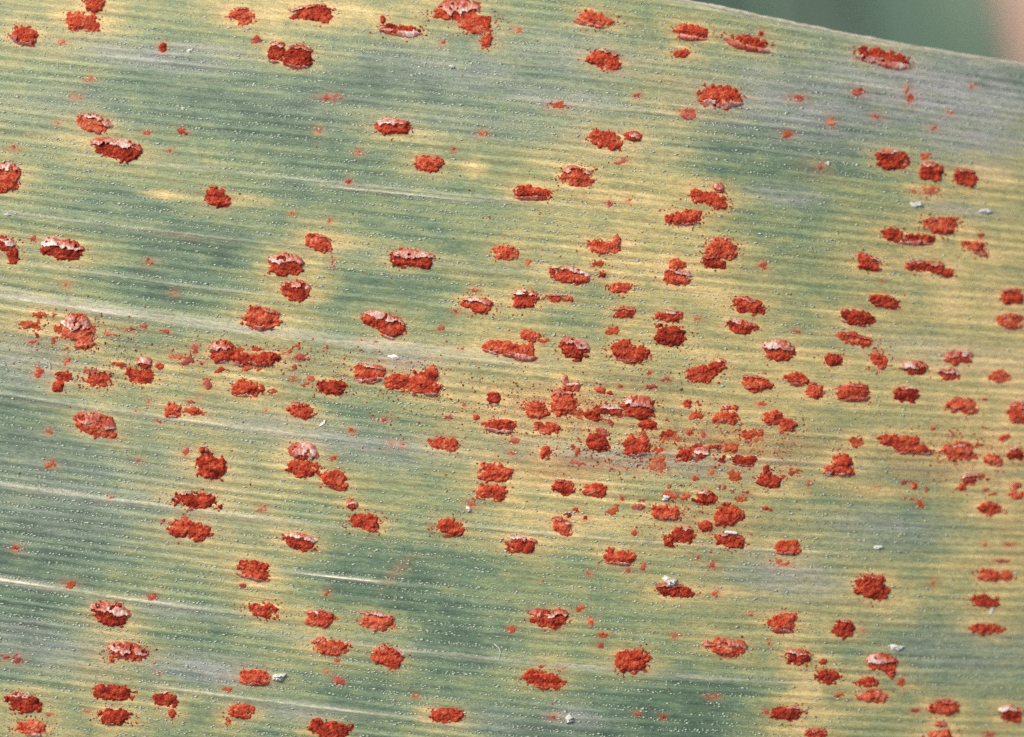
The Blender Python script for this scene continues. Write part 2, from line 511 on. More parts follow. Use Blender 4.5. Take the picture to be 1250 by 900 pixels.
TAN = [
(6.406, 2.406, 0.78, 0.364, 0.8),
(14.245, 1.997, 0.832, 0.572, 0.9),
(15.532, 6.347, 1.04, 0.364, 0.8),
(-1.224, 6.381, 0.468, 0.312, 0.8),
(3.782, 5.399, 1.3, 0.26, 0.7),
(5.622, 5.884, 1.56, 0.364, 0.4),
(4.041, 3.259, 1.56, 0.52, 0.6),
(0.911, -4.735, 1.82, 0.26, 0.7),
(2.996, -4.949, 1.04, 0.234, 0.7),
(6.941, -7.124, 1.04, 0.234, 0.8),
(-2.737, -11.025, 0.364, 0.312, 0.9),
(9.487, -10.409, 0.624, 0.676, 0.7),
(10.165, -11.142, 0.52, 0.208, 0.8),
(-4.991, 11.428, 0.676, 0.364, 0.6),
(-7.616, 11.293, 0.416, 0.364, 0.7),
(-10.93, 5.517, 0.884, 0.208, 0.8),
(-8.197, 5.334, 0.676, 0.208, 0.6),
(-14.077, 7.247, 1.04, 0.208, 0.6),
(-2.738, 7.431, 0.676, 0.234, 0.5),
(-5.201, 4.083, 1.04, 0.234, 0.6),
(8.531, -3.937, 1.3, 0.234, 0.6),
(11.494, -3.964, 1.56, 0.26, 0.7),
(12.324, -7.553, 1.04, 0.78, 0.4),
(16.081, -6.432, 1.3, 1.04, 0.3),
(1.952, -3.513, 1.56, 0.208, 0.7),
(-7.936, -6.895, 0.676, 0.78, 0.4),
(-8.45, -0.52, 1.3, 0.416, 0.5),
(0.39, -3.641, 0.624, 0.26, 0.6),
(9.332, -0.789, 1.56, 0.312, 0.4),
(16.355, 0.268, 1.04, 0.364, 0.6),
(-10.032, -10.422, 0.52, 0.26, 0.3),
(6.142, 0.523, 1.82, 0.26, 0.5),
(15.932, 4.016, 1.3, 0.52, 0.4),
(-12.366, -8.461, 0.78, 0.364, 0.4),
(-15.764, -10.422, 1.56, 0.52, 0.3),
]
SMEARS = [
(-3.642, -6.426, 0.676, 0.208, -45, 0.55),
(2.473, -3.02, 3.38, 0.234, 5, 0.9),
(1.431, -3.252, 1.17, 0.416, 0, 0.75),
(1.952, -1.301, 3.38, 0.988, 0, 0.75),
(6.935, -2.486, 3.9, 0.78, 3, 0.8),
(14.804, -2.934, 2.86, 0.884, 0, 0.65),
(-8.71, 0.26, 2.34, 0.416, 5, 0.55),
(6.144, -4.967, 2.08, 0.78, 0, 0.5),
(-4.03, 0.0, 1.82, 0.52, 0, 0.45),
(-13.91, 1.04, 1.82, 0.572, 0, 0.45),
(10.139, -1.975, 0.78, 0.208, 5, 0.35),
(12.04, -3.969, 1.56, 0.26, 5, 0.3),
(9.619, 6.588, 0.572, 0.26, 0, 0.3),
(9.884, 6.194, 0.78, 0.208, 0, 0.25),
(2.345, 5.393, 0.468, 0.26, 0, 0.35),
(4.854, 9.237, 0.468, 0.156, 0, 0.3),
(8.802, -6.306, 0.65, 0.208, 0, 0.3),
(-14.69, 0.65, 1.17, 0.65, 0, 0.25),
(0.65, -2.341, 1.04, 0.52, 0, 0.3),
(6.142, -2.483, 1.56, 0.364, 0, 0.35),
(15.365, -2.405, 1.56, 0.52, 0, 0.3),
(15.798, -6.426, 1.04, 0.26, 0, 0.35),
(11.64, -7.54, 1.04, 0.208, 0, 0.35),
(-10.662, 4.213, 1.04, 0.13, 8, 0.35),
(-14.3, -1.248, 1.04, 0.13, 8, 0.3),
(6.147, 5.231, 0.78, 0.364, 0, 0.2),
(-1.69, -1.82, 1.56, 0.52, 0, 0.25),
(16.502, -5.098, 0.78, 1.56, 0, 0.2),
(6.431, 8.137, 1.04, 0.312, 0, 0.25),
(-12.892, -9.506, 0.78, 0.208, 0, 0.2),
(14.822, 5.875, 1.04, 0.364, 0, 0.2),
(12.587, 3.577, 2.6, 0.416, 0, 0.2),
]
FLECKS = [
('fluff',5.05,-6.80,.40,'white waxy tuft on the upper rim of a long pustule, lower centre right',0),
('rod',6.99,-5.236,.42,'short white fibre lying across the rim of a pustule, right of centre',-6),
('flake',-3.718,.338,.40,'white flake above the double pustule just left of centre',-8),
('flake',15.664,-7.953,.26,'white flake between two stacked pustules at the lower right edge',60),
('flake',12.386,-9.017,.46,'elongated white flake above the torn pustule at lower right',-8),
('fluff',-7.40,-9.80,.40,'ragged white waxy tuft right of a pustule at lower left',20),
('flake',-10.295,10.164,.22,'small white flake on the grey band at upper left',30),
('flake',11.771,-5.766,.28,'small white flake on the greyish green patch at right',-5),
('grain',4.906,-4.123,.20,'single white grain below the two paired pustules in the centre',0),
('grain',-10.468,8.276,.12,'tiny white grain on dark green skin right of two upper left pustules',0),
('flake',-5.98,-1.742,.26,'slanted white flake beside the pale vein left of centre',40),
('grain',10.158,6.623,.14,'tiny white grain on dark green skin at upper right',0),
('fluff',1.826,-11.166,.34,'whitish waxy tuft on the dark green skin at the bottom, right of centre',0),
('grain',-1.352,-4.473,.18,'white grain above a pustule in the lower centre',0),
('grain',-1.91,9.63,.16,'white grain on greyish green skin below the large torn pustule at the top',0),
('hair',-.469,-8.984,.52,'fine pale hair standing on the green skin at lower centre',-75),
('hair',-14.742,.13,.46,'fine pale hair near the left edge below the ragged rust cluster',-70),
('flake',-16.0,4.891,.26,'white flake at the far left edge above a pale vein',10),
('flake',13.092,5.311,.40,'elongated white flake under three pustules at upper right',-4),
('flake',15.376,5.134,.44,'elongated white flake near the right edge above rust pustules',-2),
]
# ---------------------------------------------------------------- helpers
PX = 0.026                                                   # one cell of the leaf skin, about 26 microns
rng = np.random.default_rng(7)
random.seed(7)
_T = rng.random((512, 512))

def vnoise(x, y, seed=0):
    """smooth value noise 0..1"""
    x = np.asarray(x, float) + seed * 37.17
    y = np.asarray(y, float) + seed * 11.71
    xi = np.floor(x).astype(int); yi = np.floor(y).astype(int)
    fx = x - xi; fy = y - yi
    fx = fx * fx * (3 - 2 * fx); fy = fy * fy * (3 - 2 * fy)
    a = _T[xi & 511, yi & 511]; b = _T[(xi + 1) & 511, yi & 511]
    c = _T[xi & 511, (yi + 1) & 511]; d = _T[(xi + 1) & 511, (yi + 1) & 511]
    return (a * (1 - fx) + b * fx) * (1 - fy) + (c * (1 - fx) + d * fx) * fy

def fbm(x, y, seed=0, octv=3):
    s = 0; a = 0.5; t = 0
    for k in range(octv):
        s = s + a * vnoise(x * 2 ** k, y * 2 ** k, seed + k * 3); t += a; a *= 0.5
    return s / t

def sstep(a, b, x):
    t = np.clip((x - a) / (b - a), 0, 1)
    return t * t * (3 - 2 * t)

# direction of the veins: every vein is a curve y(t) with t measured from the left of the view
_CK = np.array([-300, 100, 350, 600, 800, 1400.]) * PX
_S0 = np.array([.10, .10, .155, .15, .15, .13])
_S1 = np.array([.07, .0, -.11, -.11, -.09, -.07])

def vein_y(c, x):
    t = np.asarray(x) + 625 * PX
    s0 = np.interp(c, _CK, _S0); s1 = np.interp(c, _CK, _S1)
    tt = np.clip(t, -8, 42)
    return 450 * PX - (c + s0 * t + s1 * tt * tt / (2500 * PX))

def vein_c(x, y):
    t = np.asarray(x) + 625 * PX
    d = 450 * PX - np.asarray(y)
    tt = np.clip(t, -8, 42)
    c = d.copy() if hasattr(d, 'copy') else d
    for _ in range(7):
        c = d - np.interp(c, _CK, _S0) * t - np.interp(c, _CK, _S1) * tt * tt / (2500 * PX)
    return c

# upper margin of the leaf: slope knots integrated from a point on the margin
_ex = np.linspace(-70, 70, 2801)
_es = np.interp(_ex, [-70, -16, 2, 6.8, 9.5, 12.3, 15.4, 26, 70], [.05, .10, .185, .20, .18, .155, .12, .10, .08])
_ey = -np.concatenate([[0], np.cumsum((_es[1:] + _es[:-1]) / 2 * np.diff(_ex))])
_ey += 11.885 - np.interp(5.414, _ex, _ey)
def margin_y(x):
    return np.interp(x, _ex, _ey) + 0.03 * (vnoise(np.asarray(x) * .9, 3.3) - .5) + 0.03 * (vnoise(np.asarray(x) * 3, 9.3) - .5) + 0.02 * (vnoise(np.asarray(x) * 9, 5.3) - .5)

VEIN_C = [(float(vein_c(np.float64(v[0]), np.float64(v[1]))),) + v[2:] for v in VEINS]

RIB = 11.5 * PX
def rib_wobble(x, c):
    return 0.8 * fbm(x * .10, c * .7, 5) + .35 * fbm(x * .05, c * 2.6, 6, 2)
def rib(x, c):
    """-1 in the grooves, 1 on the small ribs"""
    return np.sin(2 * math.pi * (c / RIB + rib_wobble(x, c)))

def leaf_z(x, y):
    x = np.asarray(x, float); y = np.asarray(y, float)
    h = -0.0085 * np.clip(x + 1, 0, 40) ** 2 - 0.012 * np.clip(y - 3, 0, 40) ** 2 - 0.0025 * np.clip(-y - 2, 0, 60) ** 2
    c = vein_c(x, y)
    h = h + 0.016 * rib(x, c) * (0.35 + 1.0 * vnoise(x * .22, c * 2.3, 9) ** 1.5)
    h = h + 0.035 * (fbm(x * .45, c * 3.4, 12) - .5) + 0.05 * (fbm(x * .12, c * .5, 15) - .5)
    for cc, x0, x1, wd, p in VEIN_C:
        h = h + 0.018 * np.exp(-((c - cc) / (wd * .8)) ** 2) * sstep(x0 - .6, x0 + .6, x) * (1 - sstep(x1 - .6, x1 + .6, x))
    return h

def link(o, parent=None):
    sc.collection.objects.link(o)
    if parent is not None:
        o.parent = parent
    return o

def mesh_obj(name, v, f, mat, parent=None, attrs=None, smooth=True):
    """v (n,3) array, f (m,3 or 4) array; attrs: {name: (n,) or (n,3) array}"""
    me = bpy.data.meshes.new(name)
    v = np.asarray(v, np.float32); f = np.asarray(f, np.int32)
    n, k = f.shape
    me.vertices.add(len(v)); me.vertices.foreach_set('co', v.ravel())
    me.loops.add(n * k); me.loops.foreach_set('vertex_index', f.ravel())
    me.polygons.add(n)
    me.polygons.foreach_set('loop_start', np.arange(0, n * k, k, dtype=np.int32))
    me.polygons.foreach_set('use_smooth', np.full(n, smooth))
    if attrs:
        for an, av in attrs.items():
            av = np.asarray(av, np.float32)
            if av.ndim == 2:
                a = me.attributes.new(an, 'FLOAT_VECTOR', 'POINT'); a.data.foreach_set('vector', av.ravel())
            else:
                a = me.attributes.new(an, 'FLOAT', 'POINT'); a.data.foreach_set('value', av)
    me.update(calc_edges=True)
    me.materials.append(mat)
    return link(bpy.data.objects.new(name, me), parent)

def tag(o, label=None, cat=None, group=None, kind=None):
    if label: o['label'] = label
    if cat: o['category'] = cat
    if group: o['group'] = group
    if kind: o['kind'] = kind
    return o

def empty(name, loc=(0, 0, 0)):
    o = bpy.data.objects.new(name, None)
    o.location = loc
    o.empty_display_size = 1
    return link(o)

# ---------------------------------------------------------------- materials
def lin(r, g, b):
    f = lambda c: ((c / 255 + .055) / 1.055) ** 2.4 if c > 10 else c / 255 / 12.92
    return (f(r), f(g), f(b), 1)

class NT:
    def __init__(s, name):
        s.m = bpy.data.materials.new(name); s.m.use_nodes = True
        s.t = s.m.node_tree; s.b = s.t.nodes['Principled BSDF']
    def n(s, typ, **kw):
        o = s.t.nodes.new(typ)
        for k, v in kw.items(): setattr(o, k, v)
        return o
    def set(s, sock, v):
        if hasattr(v, 'is_linked') or isinstance(v, bpy.types.NodeSocket): s.t.links.new(v, sock)
        else: sock.default_value = v
    def attr(s, name, out='Fac'):
        return s.n('ShaderNodeAttribute', attribute_name=name).outputs[out]
    def math(s, op, a, b=0.0, clamp=False):
        o = s.n('ShaderNodeMath', operation=op, use_clamp=clamp)
        s.set(o.inputs[0], a); s.set(o.inputs[1], b); return o.outputs[0]
    def noise(s, vec, scale=1.0, detail=3.0, rough=.55):
        o = s.n('ShaderNodeTexNoise'); s.set(o.inputs['Vector'], vec)
        o.inputs['Scale'].default_value = scale; o.inputs['Detail'].default_value = detail
        o.inputs['Roughness'].default_value = rough; return o.outputs['Fac']
    def scl(s, vec, xyz, off=(0, 0, 0)):
        o = s.n('ShaderNodeMapping'); s.set(o.inputs['Vector'], vec)
        o.inputs['Scale'].default_value = xyz; o.inputs['Location'].default_value = off; return o.outputs[0]
    def ramp(s, fac, stops, interp='LINEAR'):
        o = s.n('ShaderNodeValToRGB'); s.set(o.inputs[0], fac); r = o.color_ramp; r.interpolation = interp
        while len(r.elements) < len(stops): r.elements.new(.5)
        for e, (p, c) in zip(r.elements, stops): e.position = p; e.color = c
        return o.outputs[0]
    def mix(s, fac, a, b, blend='MIX'):
        o = s.n('ShaderNodeMix', data_type='RGBA', blend_type=blend)
        s.set(o.inputs[0], fac); s.set(o.inputs[6], a); s.set(o.inputs[7], b); return o.outputs[2]
    def maprange(s, v, a, b, c=0.0, d=1.0):
        o = s.n('ShaderNodeMapRange'); s.set(o.inputs[0], v)
        for i, q in enumerate((a, b, c, d)): o.inputs[i + 1].default_value = q
        return o.outputs[0]
    def bump(s, height, strength, dist):
        o = s.n('ShaderNodeBump'); s.set(o.inputs['Height'], height)
        o.inputs['Strength'].default_value = strength; o.inputs['Distance'].default_value = dist
        s.t.links.new(o.outputs[0], s.b.inputs['Normal'])

def leaf_material():
    M = NT('leaf_skin')
    flow = M.attr('flow', 'Vector')
    streak = M.noise(M.scl(flow, (.22, 3.2, 1)), 1.0, 4, .6)
    streak2 = M.noise(M.scl(flow, (.35, 8.5, 1), (3, 7, 0)), 1.0, 3, .6)
    blotch = M.noise(M.scl(flow, (1.1, 2.8, 1), (9, 1, 0)), 1.0, 4, .6)
    grain = M.noise(M.scl(flow, (4.5, 14, 1), (1, 4, 0)), 1.0, 3, .75)
    fine = M.noise(M.scl(flow, (16, 30, 1), (5, 2, 0)), 1.0, 2, .6)
    rb = M.attr('rib')
    ch = M.attr('chlor')
    v = M.math('ADD', ch, M.math('MULTIPLY', M.math('SUBTRACT', streak, .5), .28))
    v = M.math('ADD', v, M.math('MULTIPLY', M.math('SUBTRACT', blotch, .5), .52))
    v = M.math('ADD', v, M.math('MULTIPLY', M.math('SUBTRACT', streak2, .5), .16), True)
    col = M.ramp(v, [(0.0, lin(86, 109, 87)), (.16, lin(108, 131, 102)), (.34, lin(138, 151, 108)),
                     (.52, lin(163, 162, 112)), (.72, lin(191, 178, 120)), (1.0, lin(222, 196, 136))])
    gf = M.math('MULTIPLY', M.attr('grey'), M.maprange(M.noise(M.scl(flow, (.8, 3, 1), (2, 2, 0)), 1, 4, .6), .2, .55), True)
    col = M.mix(gf, col, lin(164, 164, 160))
    st = M.math('MULTIPLY', M.attr('stain'), M.maprange(M.noise(M.scl(flow, (2.2, 4, 1), (6, 8, 0)), 1, 4, .65), .24, .54), True)
    col = M.mix(st, col, lin(188, 108, 70))
    pale = M.math('MULTIPLY', M.attr('pale'), M.maprange(M.noise(M.scl(flow, (.5, 9, 1), (6, 3, 0)), 1, 3, .6), .2, .6, .45, 1.0), True)
    col = M.mix(pale, col, lin(214, 208, 184))
    val = M.math('ADD', M.maprange(grain, .28, .72, .68, 1.36), M.maprange(fine, .3, .7, -.2, .2))
    val = M.math('MULTIPLY', val, M.maprange(streak2, .3, .7, .82, 1.2))
    val = M.math('MULTIPLY', val, M.maprange(rb, -1, 1, .86, 1.15))
    cc = M.n('ShaderNodeCombineColor'); 
    for i in range(3): M.set(cc.inputs[i], val)
    col = M.mix(1.0, col, cc.outputs[0], 'MULTIPLY')
    M.set(M.b.inputs['Base Color'], col)
    M.b.inputs['Roughness'].default_value = .42
    M.b.inputs['Specular IOR Level'].default_value = .5
    hgt = M.math('ADD', M.math('MULTIPLY', grain, .6), M.math('ADD', M.math('MULTIPLY', fine, .4), M.math('MULTIPLY', streak2, .5)))
    M.bump(hgt, .6, .04)
    return M.m

def spore_material(name, stops, rough=.85):
    M = NT(name)
    g = M.n('ShaderNodeNewGeometry').outputs['Position']
    a = M.noise(M.scl(g, (15, 17, 15)), 1.0, 3, .8)
    b = M.noise(M.scl(g, (3.4, 5, 3.4), (4, 4, 4)), 1.0, 3, .6)
    f = M.math('ADD', M.math('MULTIPLY', a, .65), M.math('ADD', M.math('MULTIPLY', b, .6), -.125))
    age = M.n('ShaderNodeObjectInfo').outputs['Random']          # every pustule has its own age and tone
    f = M.math('ADD', f, M.maprange(age, 0, 1, -.085, .085))
    M.set(M.b.inputs['Base Color'], M.ramp(f, stops))
    M.b.inputs['Roughness'].default_value = rough
    M.b.inputs['Specular IOR Level'].default_value = .2
    M.bump(M.noise(M.scl(g, (26, 26, 26)), 1.0, 2, .6), .8, .03)
    return M.m

MAT_LEAF = leaf_material()
MAT_SPORE = spore_material('rust_spores', [(.30, lin(98, 28, 18)), (.42, lin(158, 52, 34)), (.52, lin(190, 74, 48)), (.62, lin(210, 106, 72)), (.74, lin(226, 160, 130))])
MAT_DUSTY = spore_material('thin_rust', [(.3, lin(150, 62, 38)), (.5, lin(188, 88, 54)), (.7, lin(206, 136, 100))])
MAT_FAINT = spore_material('faint_rust', [(.3, lin(140, 70, 60)), (.5, lin(176, 84, 68)), (.7, lin(192, 122, 100))])

def flap_material():
    M = NT('torn_skin')
    g = M.n('ShaderNodeNewGeometry').outputs['Position']
    a = M.noise(M.scl(g, (11, 6, 8)), 1.0, 4, .75)
    b = M.noise(M.scl(g, (1.1, 1.4, 1.1), (3, 1, 0)), 1.0, 2, .5)
    f = M.math('ADD', M.math('MULTIPLY', a, .7), M.math('MULTIPLY', M.attr('lift'), .16))
    f = M.math('ADD', f, M.math('MULTIPLY', M.math('SUBTRACT', b, .5), .8))
    M.set(M.b.inputs['Base Color'], M.ramp(f, [(.27, lin(188, 80, 58)), (.39, lin(208, 124, 102)), (.49, lin(226, 174, 156)), (.61, lin(244, 230, 222))]))
    M.set(M.b.inputs['Alpha'], M.maprange(a, .3, .6, .45, .95))
    M.b.inputs['Roughness'].default_value = .4
    M.bump(a, .5, .03)
    return M.m
MAT_FLAP = flap_material()

def plain(name, c0, c1, scale, rough=.6, bump=.4, dist=.05):
    M = NT(name)
    g = M.n('ShaderNodeNewGeometry').outputs['Position']
    f = M.noise(g, scale, 4, .6)
    M.set(M.b.inputs['Base Color'], M.ramp(f, [(.3, c0), (.7, c1)]))
    M.b.inputs['Roughness'].default_value = rough
    M.bump(f, bump, dist)
    return M.m
MAT_STOMA = plain('stomata_wax', lin(118, 144, 118), lin(232, 236, 216), 22, .4)
MAT_WAX = plain('white_wax', lin(190, 190, 180), lin(246, 244, 236), 12, .45)
MAT_MARGIN = plain('leaf_margin', lin(158, 156, 134), lin(206, 200, 180), 5, .6)

# ---------------------------------------------------------------- colour fields of the leaf skin
_Y = np.array([[int(s[i:i + 2]) for i in range(0, len(s), 2)] for s in YELLOWING], float) / 99.0
def yellowing(x, y):
    i = np.clip((x + 18.2) / 1.3, 0, _Y.shape[1] - 1.001); j = np.clip((13 - y) / 1.3, 0, _Y.shape[0] - 1.001)
    i0 = i.astype(int); j0 = j.astype(int); fx = i - i0; fy = j - j0
    fx = fx * fx * (3 - 2 * fx); fy = fy * fy * (3 - 2 * fy)
    return (_Y[j0, i0] * (1 - fx) + _Y[j0, i0 + 1] * fx) * (1 - fy) + (_Y[j0 + 1, i0] * (1 - fx) + _Y[j0 + 1, i0 + 1] * fx) * fy

def skin_fields(x, y):
    c = vein_c(x, y)
    # the yellowing stops at the veinlets: every strip between two of them has its own reach along the leaf
    sw = 14 * PX
    q = c / sw + .5 * (fbm(x * .15, c * .6, 24) - .5)
    k = np.floor(q); fr = q - k
    def strip(k):
        jx = 1.7 * (vnoise(k * 7.3, 0 * k + 2.5, 21) - .5) + 1.3 * (fbm(x * .9, k * 3.1, 23) - .5)
        jc = .35 * (vnoise(k * 5.1, x * .25, 27) - .5)
        yy = y + (c - (k + .5) * sw) * .7 + jc
        return yellowing(x + jx, yy)
    wgt = sstep(.72, 1.0, fr)
    ch = strip(k) * (1 - wgt) + strip(k + 1) * wgt
    ch = .38 + .98 * (ch - .42) + .30 * (fbm(x * 1.1, c * 2.2, 29) - .5)
    ch = np.clip(ch, .02, .80)
    near = np.zeros_like(ch)
    for lobes, fl in PUSTULES:
        for lx, ly, w, h, a in lobes:
            m = (np.abs(x - lx) < w * .5 + 1.6) & (np.abs(y - ly) < h * .5 + 1.0)
            if not m.any(): continue
            dx = x[m] - lx; dy = y[m] - ly + .11 * dx
            q = (dx / (w * .5 + .42)) ** 2 + (dy / (h * .5 + .20)) ** 2
            near[m] = np.maximum(near[m], np.exp(-q * 1.1))
    ch = ch + near * (.22 + .34 * vnoise(x * 2, c * 5, 31))
    for gx, gy, a, b, s in TAN:
        d = ((x - gx) / a) ** 2 + ((y - gy + .08 * (x - gx)) / b) ** 2
        ch = ch + (1 - ch) * s * np.exp(-d ** 1.6) * (.55 + .7 * vnoise(x * 2.2, c * 4.5, 61))
    grey = np.zeros_like(ch)
    for gx, gy, a, b, s in BLOOM:
        dx = x - gx; dy = y - gy + .10 * dx
        grey = np.maximum(grey, s * np.exp(-(dx / a) ** 2 - (dy / b) ** 2))
    stain = .10 * near + .34 * near ** 3 * vnoise(x * 3, y * 4, 33)
    for gx, gy, a, b, ang, s in SMEARS:
        ca, sa = math.cos(math.radians(-ang)), math.sin(math.radians(-ang))
        dx = (x - gx) * ca + (y - gy) * sa; dy = -(x - gx) * sa + (y - gy) * ca
        stain = np.maximum(stain, .55 * s * np.exp(-(dx / a) ** 2 - (dy / b) ** 2))
    for gx, gy, w, h, ang in SPECKS:
        m = (np.abs(x - gx) < w + .4) & (np.abs(y - gy) < h + .4)
        stain[m] = np.maximum(stain[m], .55 * np.exp(-((x[m] - gx) / (w * .6 + .08)) ** 2 - ((y[m] - gy) / (h * .6 + .06)) ** 2))
    pale = np.zeros_like(ch)
    return dict(chlor=ch, grey=grey, stain=stain, pale=pale, rib=rib(x, c) * (.35 + 1.1 * vnoise(x * .22, c * 2.3, 9) ** 1.5), flow=np.stack([x, c, 0 * x], -1))

# ---------------------------------------------------------------- ground and blades far behind (out of focus)
GROUND_Z = -165.0
def ground():
    n = 60
    g = np.linspace(-1, 1, n); g = np.sign(g) * np.abs(g) ** 2.2 * 900
    X, Y = np.meshgrid(g, g)
    Z = GROUND_Z + 3 * (fbm(X * .12, Y * .12, 40) - .5)
    idx = np.arange(n * n).reshape(n, n)
    f = np.stack([idx[:-1, :-1], idx[:-1, 1:], idx[1:, 1:], idx[1:, :-1]], -1).reshape(-1, 4)
    o = mesh_obj('ground', np.stack([X, Y, Z], -1).reshape(-1, 3), f,
                 plain('soil', lin(112, 110, 94), lin(134, 126, 108), .05, .9, .6, 2.0))
    return tag(o, 'dull brown soil far below the leaf', 'ground', kind='structure')
ground()

def far_blade(label, p0, p1, width, arch, mat, seed):
    """a folded grass blade from p0 to p1 with a midrib"""
    root = empty('grass_blade', p0)
    tag(root, label, 'leaf', 'blurred blades behind the leaf')
    p0 = Vector(p0); p1 = Vector(p1); d = p1 - p0; side = d.cross(Vector((0, 0, 1))).normalized()
    n, m = 40, 9
    v = []; rib = []
    for i in range(n):
        t = i / (n - 1)
        c = d * t + Vector((0, 0, 1)) * arch * 4 * t * (1 - t)
        w = width * .5 * min(1, 6 * t + .25) * min(1, (1 - t) * 2.2 + .03)
        for j in range(m):
            s = j / (m - 1) * 2 - 1
            v.append(c + side * (s * w) + Vector((0, 0, abs(s) * w * .22 + .15 * math.sin(t * 17 + seed + s))))
        for a in range(6):
            an = a / 6 * 2 * math.pi
            rib.append(c + side * (math.cos(an) * width * .045) + Vector((0, 0, math.sin(an) * width * .04 - .1)))
    v = np.array([tuple(p) for p in v])
    top = len(v)
    v = np.concatenate([v, v - np.array([0, 0, .3])])
    idx = np.arange(n * m).reshape(n, m)
    f = np.stack([idx[:-1, :-1], idx[:-1, 1:], idx[1:, 1:], idx[1:, :-1]], -1).reshape(-1, 4)
    ring = list(idx[0, :]) + list(idx[1:, -1]) + list(idx[-1, ::-1][1:]) + list(idx[::-1, 0][1:-1])
    rim = [(a, b, b + top, a + top) for a, b in zip(ring, ring[1:] + ring[:1])]
    mesh_obj('blade', v, np.concatenate([f, f[:, ::-1] + top, np.array(rim)]), mat, root)
    ri = np.arange(n * 6).reshape(n, 6); r2 = np.roll(ri, -1, 1)
    mesh_obj('midrib', np.array([tuple(p) for p in rib]), np.stack([ri[:-1], r2[:-1], r2[1:], ri[1:]], -1).reshape(-1, 4), MAT_FARRIB, root)
    return root
MAT_FAR1 = plain('far_leaf_green', lin(96, 122, 106), lin(114, 140, 122), .12, .6)
MAT_FAR2 = plain('far_leaf_dark', lin(76, 98, 86), lin(92, 114, 100), .12, .6)
MAT_FARRIB = plain('far_rib', lin(98, 128, 104), lin(122, 146, 120), .12, .6)
MAT_DRY = plain('far_leaf_dry', lin(196, 160, 138), lin(222, 188, 164), .12, .7)
far_blade('blurred mid-green grass blade behind the top right corner of the rusted leaf', (39, 0, -112), (22, 64, -108), 14.0, 3, MAT_FAR1, 1)
far_blade('blurred dark green grass blade behind the upper margin, left of the paler blade', (26, -6, -118), (12, 66, -112), 14.5, 3, MAT_FAR2, 4)
far_blade('blurred dry pinkish blade just inside the top right corner', (45.5, 2, -104), (29, 60, -100), 9.5, 2, MAT_DRY, 6)

# ---------------------------------------------------------------- the leaf
leaf = empty('cereal_leaf')
tag(leaf, 'yellowing green cereal leaf covered in rust-red pustules, filling the frame', 'leaf')

def build_blade():
    step = 0.062
    xs = np.concatenate([np.linspace(-46, -18.2, 22)[:-1], np.arange(-18.2, 18.4, step), np.linspace(18.4, 46, 22)])
    ss = np.concatenate([np.arange(0, 29.4, step), np.linspace(29.4, 42, 10)])
    X, S = np.meshgrid(xs, ss)
    Yv = margin_y(X) - S
    Z = leaf_z(X, Yv)
    nr, nc = X.shape
    F = skin_fields(X.ravel(), Yv.ravel())
    F['pale'] = .35 * np.exp(-(S.ravel() / .16) ** 2)
    c = F['flow'][:, 1]
    for cc, x0, x1, wd, p in VEIN_C:
        F['pale'] += .36 * p * np.exp(-((c - cc) / (wd * .75)) ** 2) * sstep(x0 - 1, x0 + 1, X.ravel()) * (1 - sstep(x1 - 1.5, x1 + 1.5, X.ravel()))
    idx = np.arange(nr * nc).reshape(nr, nc)
    f = np.stack([idx[:-1, :-1], idx[1:, :-1], idx[1:, 1:], idx[:-1, 1:]], -1).reshape(-1, 4)
    v = np.stack([X, Yv, Z], -1).reshape(-1, 3)
    # underside, coarser, and the walls that close the sheet
    bx = np.linspace(-46, 46, 120); bs = np.linspace(0, 42, 50)
    BX, BS = np.meshgrid(bx, bs); BY = margin_y(BX) - BS
    BZ = leaf_z(BX, BY) - .22
    bi = np.arange(BX.size).reshape(BX.shape) + len(v)
    bf = np.stack([bi[:-1, :-1], bi[:-1, 1:], bi[1:, 1:], bi[1:, :-1]], -1).reshape(-1, 4)
    G = skin_fields(BX.ravel(), BY.ravel())
    v = np.concatenate([v, np.stack([BX, BY, BZ], -1).reshape(-1, 3)])
    for k in F: F[k] = np.concatenate([F[k], G[k]])
    return mesh_obj('blade', v, np.concatenate([f, bf]), MAT_LEAF, leaf, F)
build_blade()

def build_margin():
    xs = np.arange(-46, 46, .08); m = 8
    y = margin_y(xs); z = leaf_z(xs, y - .04) - .10
    r = .095 + .05 * (vnoise(xs * 1.7, 1.1) - .5) + .02 * (vnoise(xs * 4, 4.1) - .5)
    an = np.linspace(0, 2 * math.pi, m, endpoint=False)
    v = np.stack([np.repeat(xs[:, None], m, 1), y[:, None] + r[:, None] * np.cos(an) * .85, z[:, None] + r[:, None] * np.sin(an) * 1.15], -1).reshape(-1, 3)
    i = np.arange(len(xs) * m).reshape(-1, m); j = np.roll(i, -1, 1)
    mesh_obj('leaf_margin', v, np.stack([i[:-1], j[:-1], j[1:], i[1:]], -1).reshape(-1, 4), MAT_MARGIN, leaf)
build_margin()

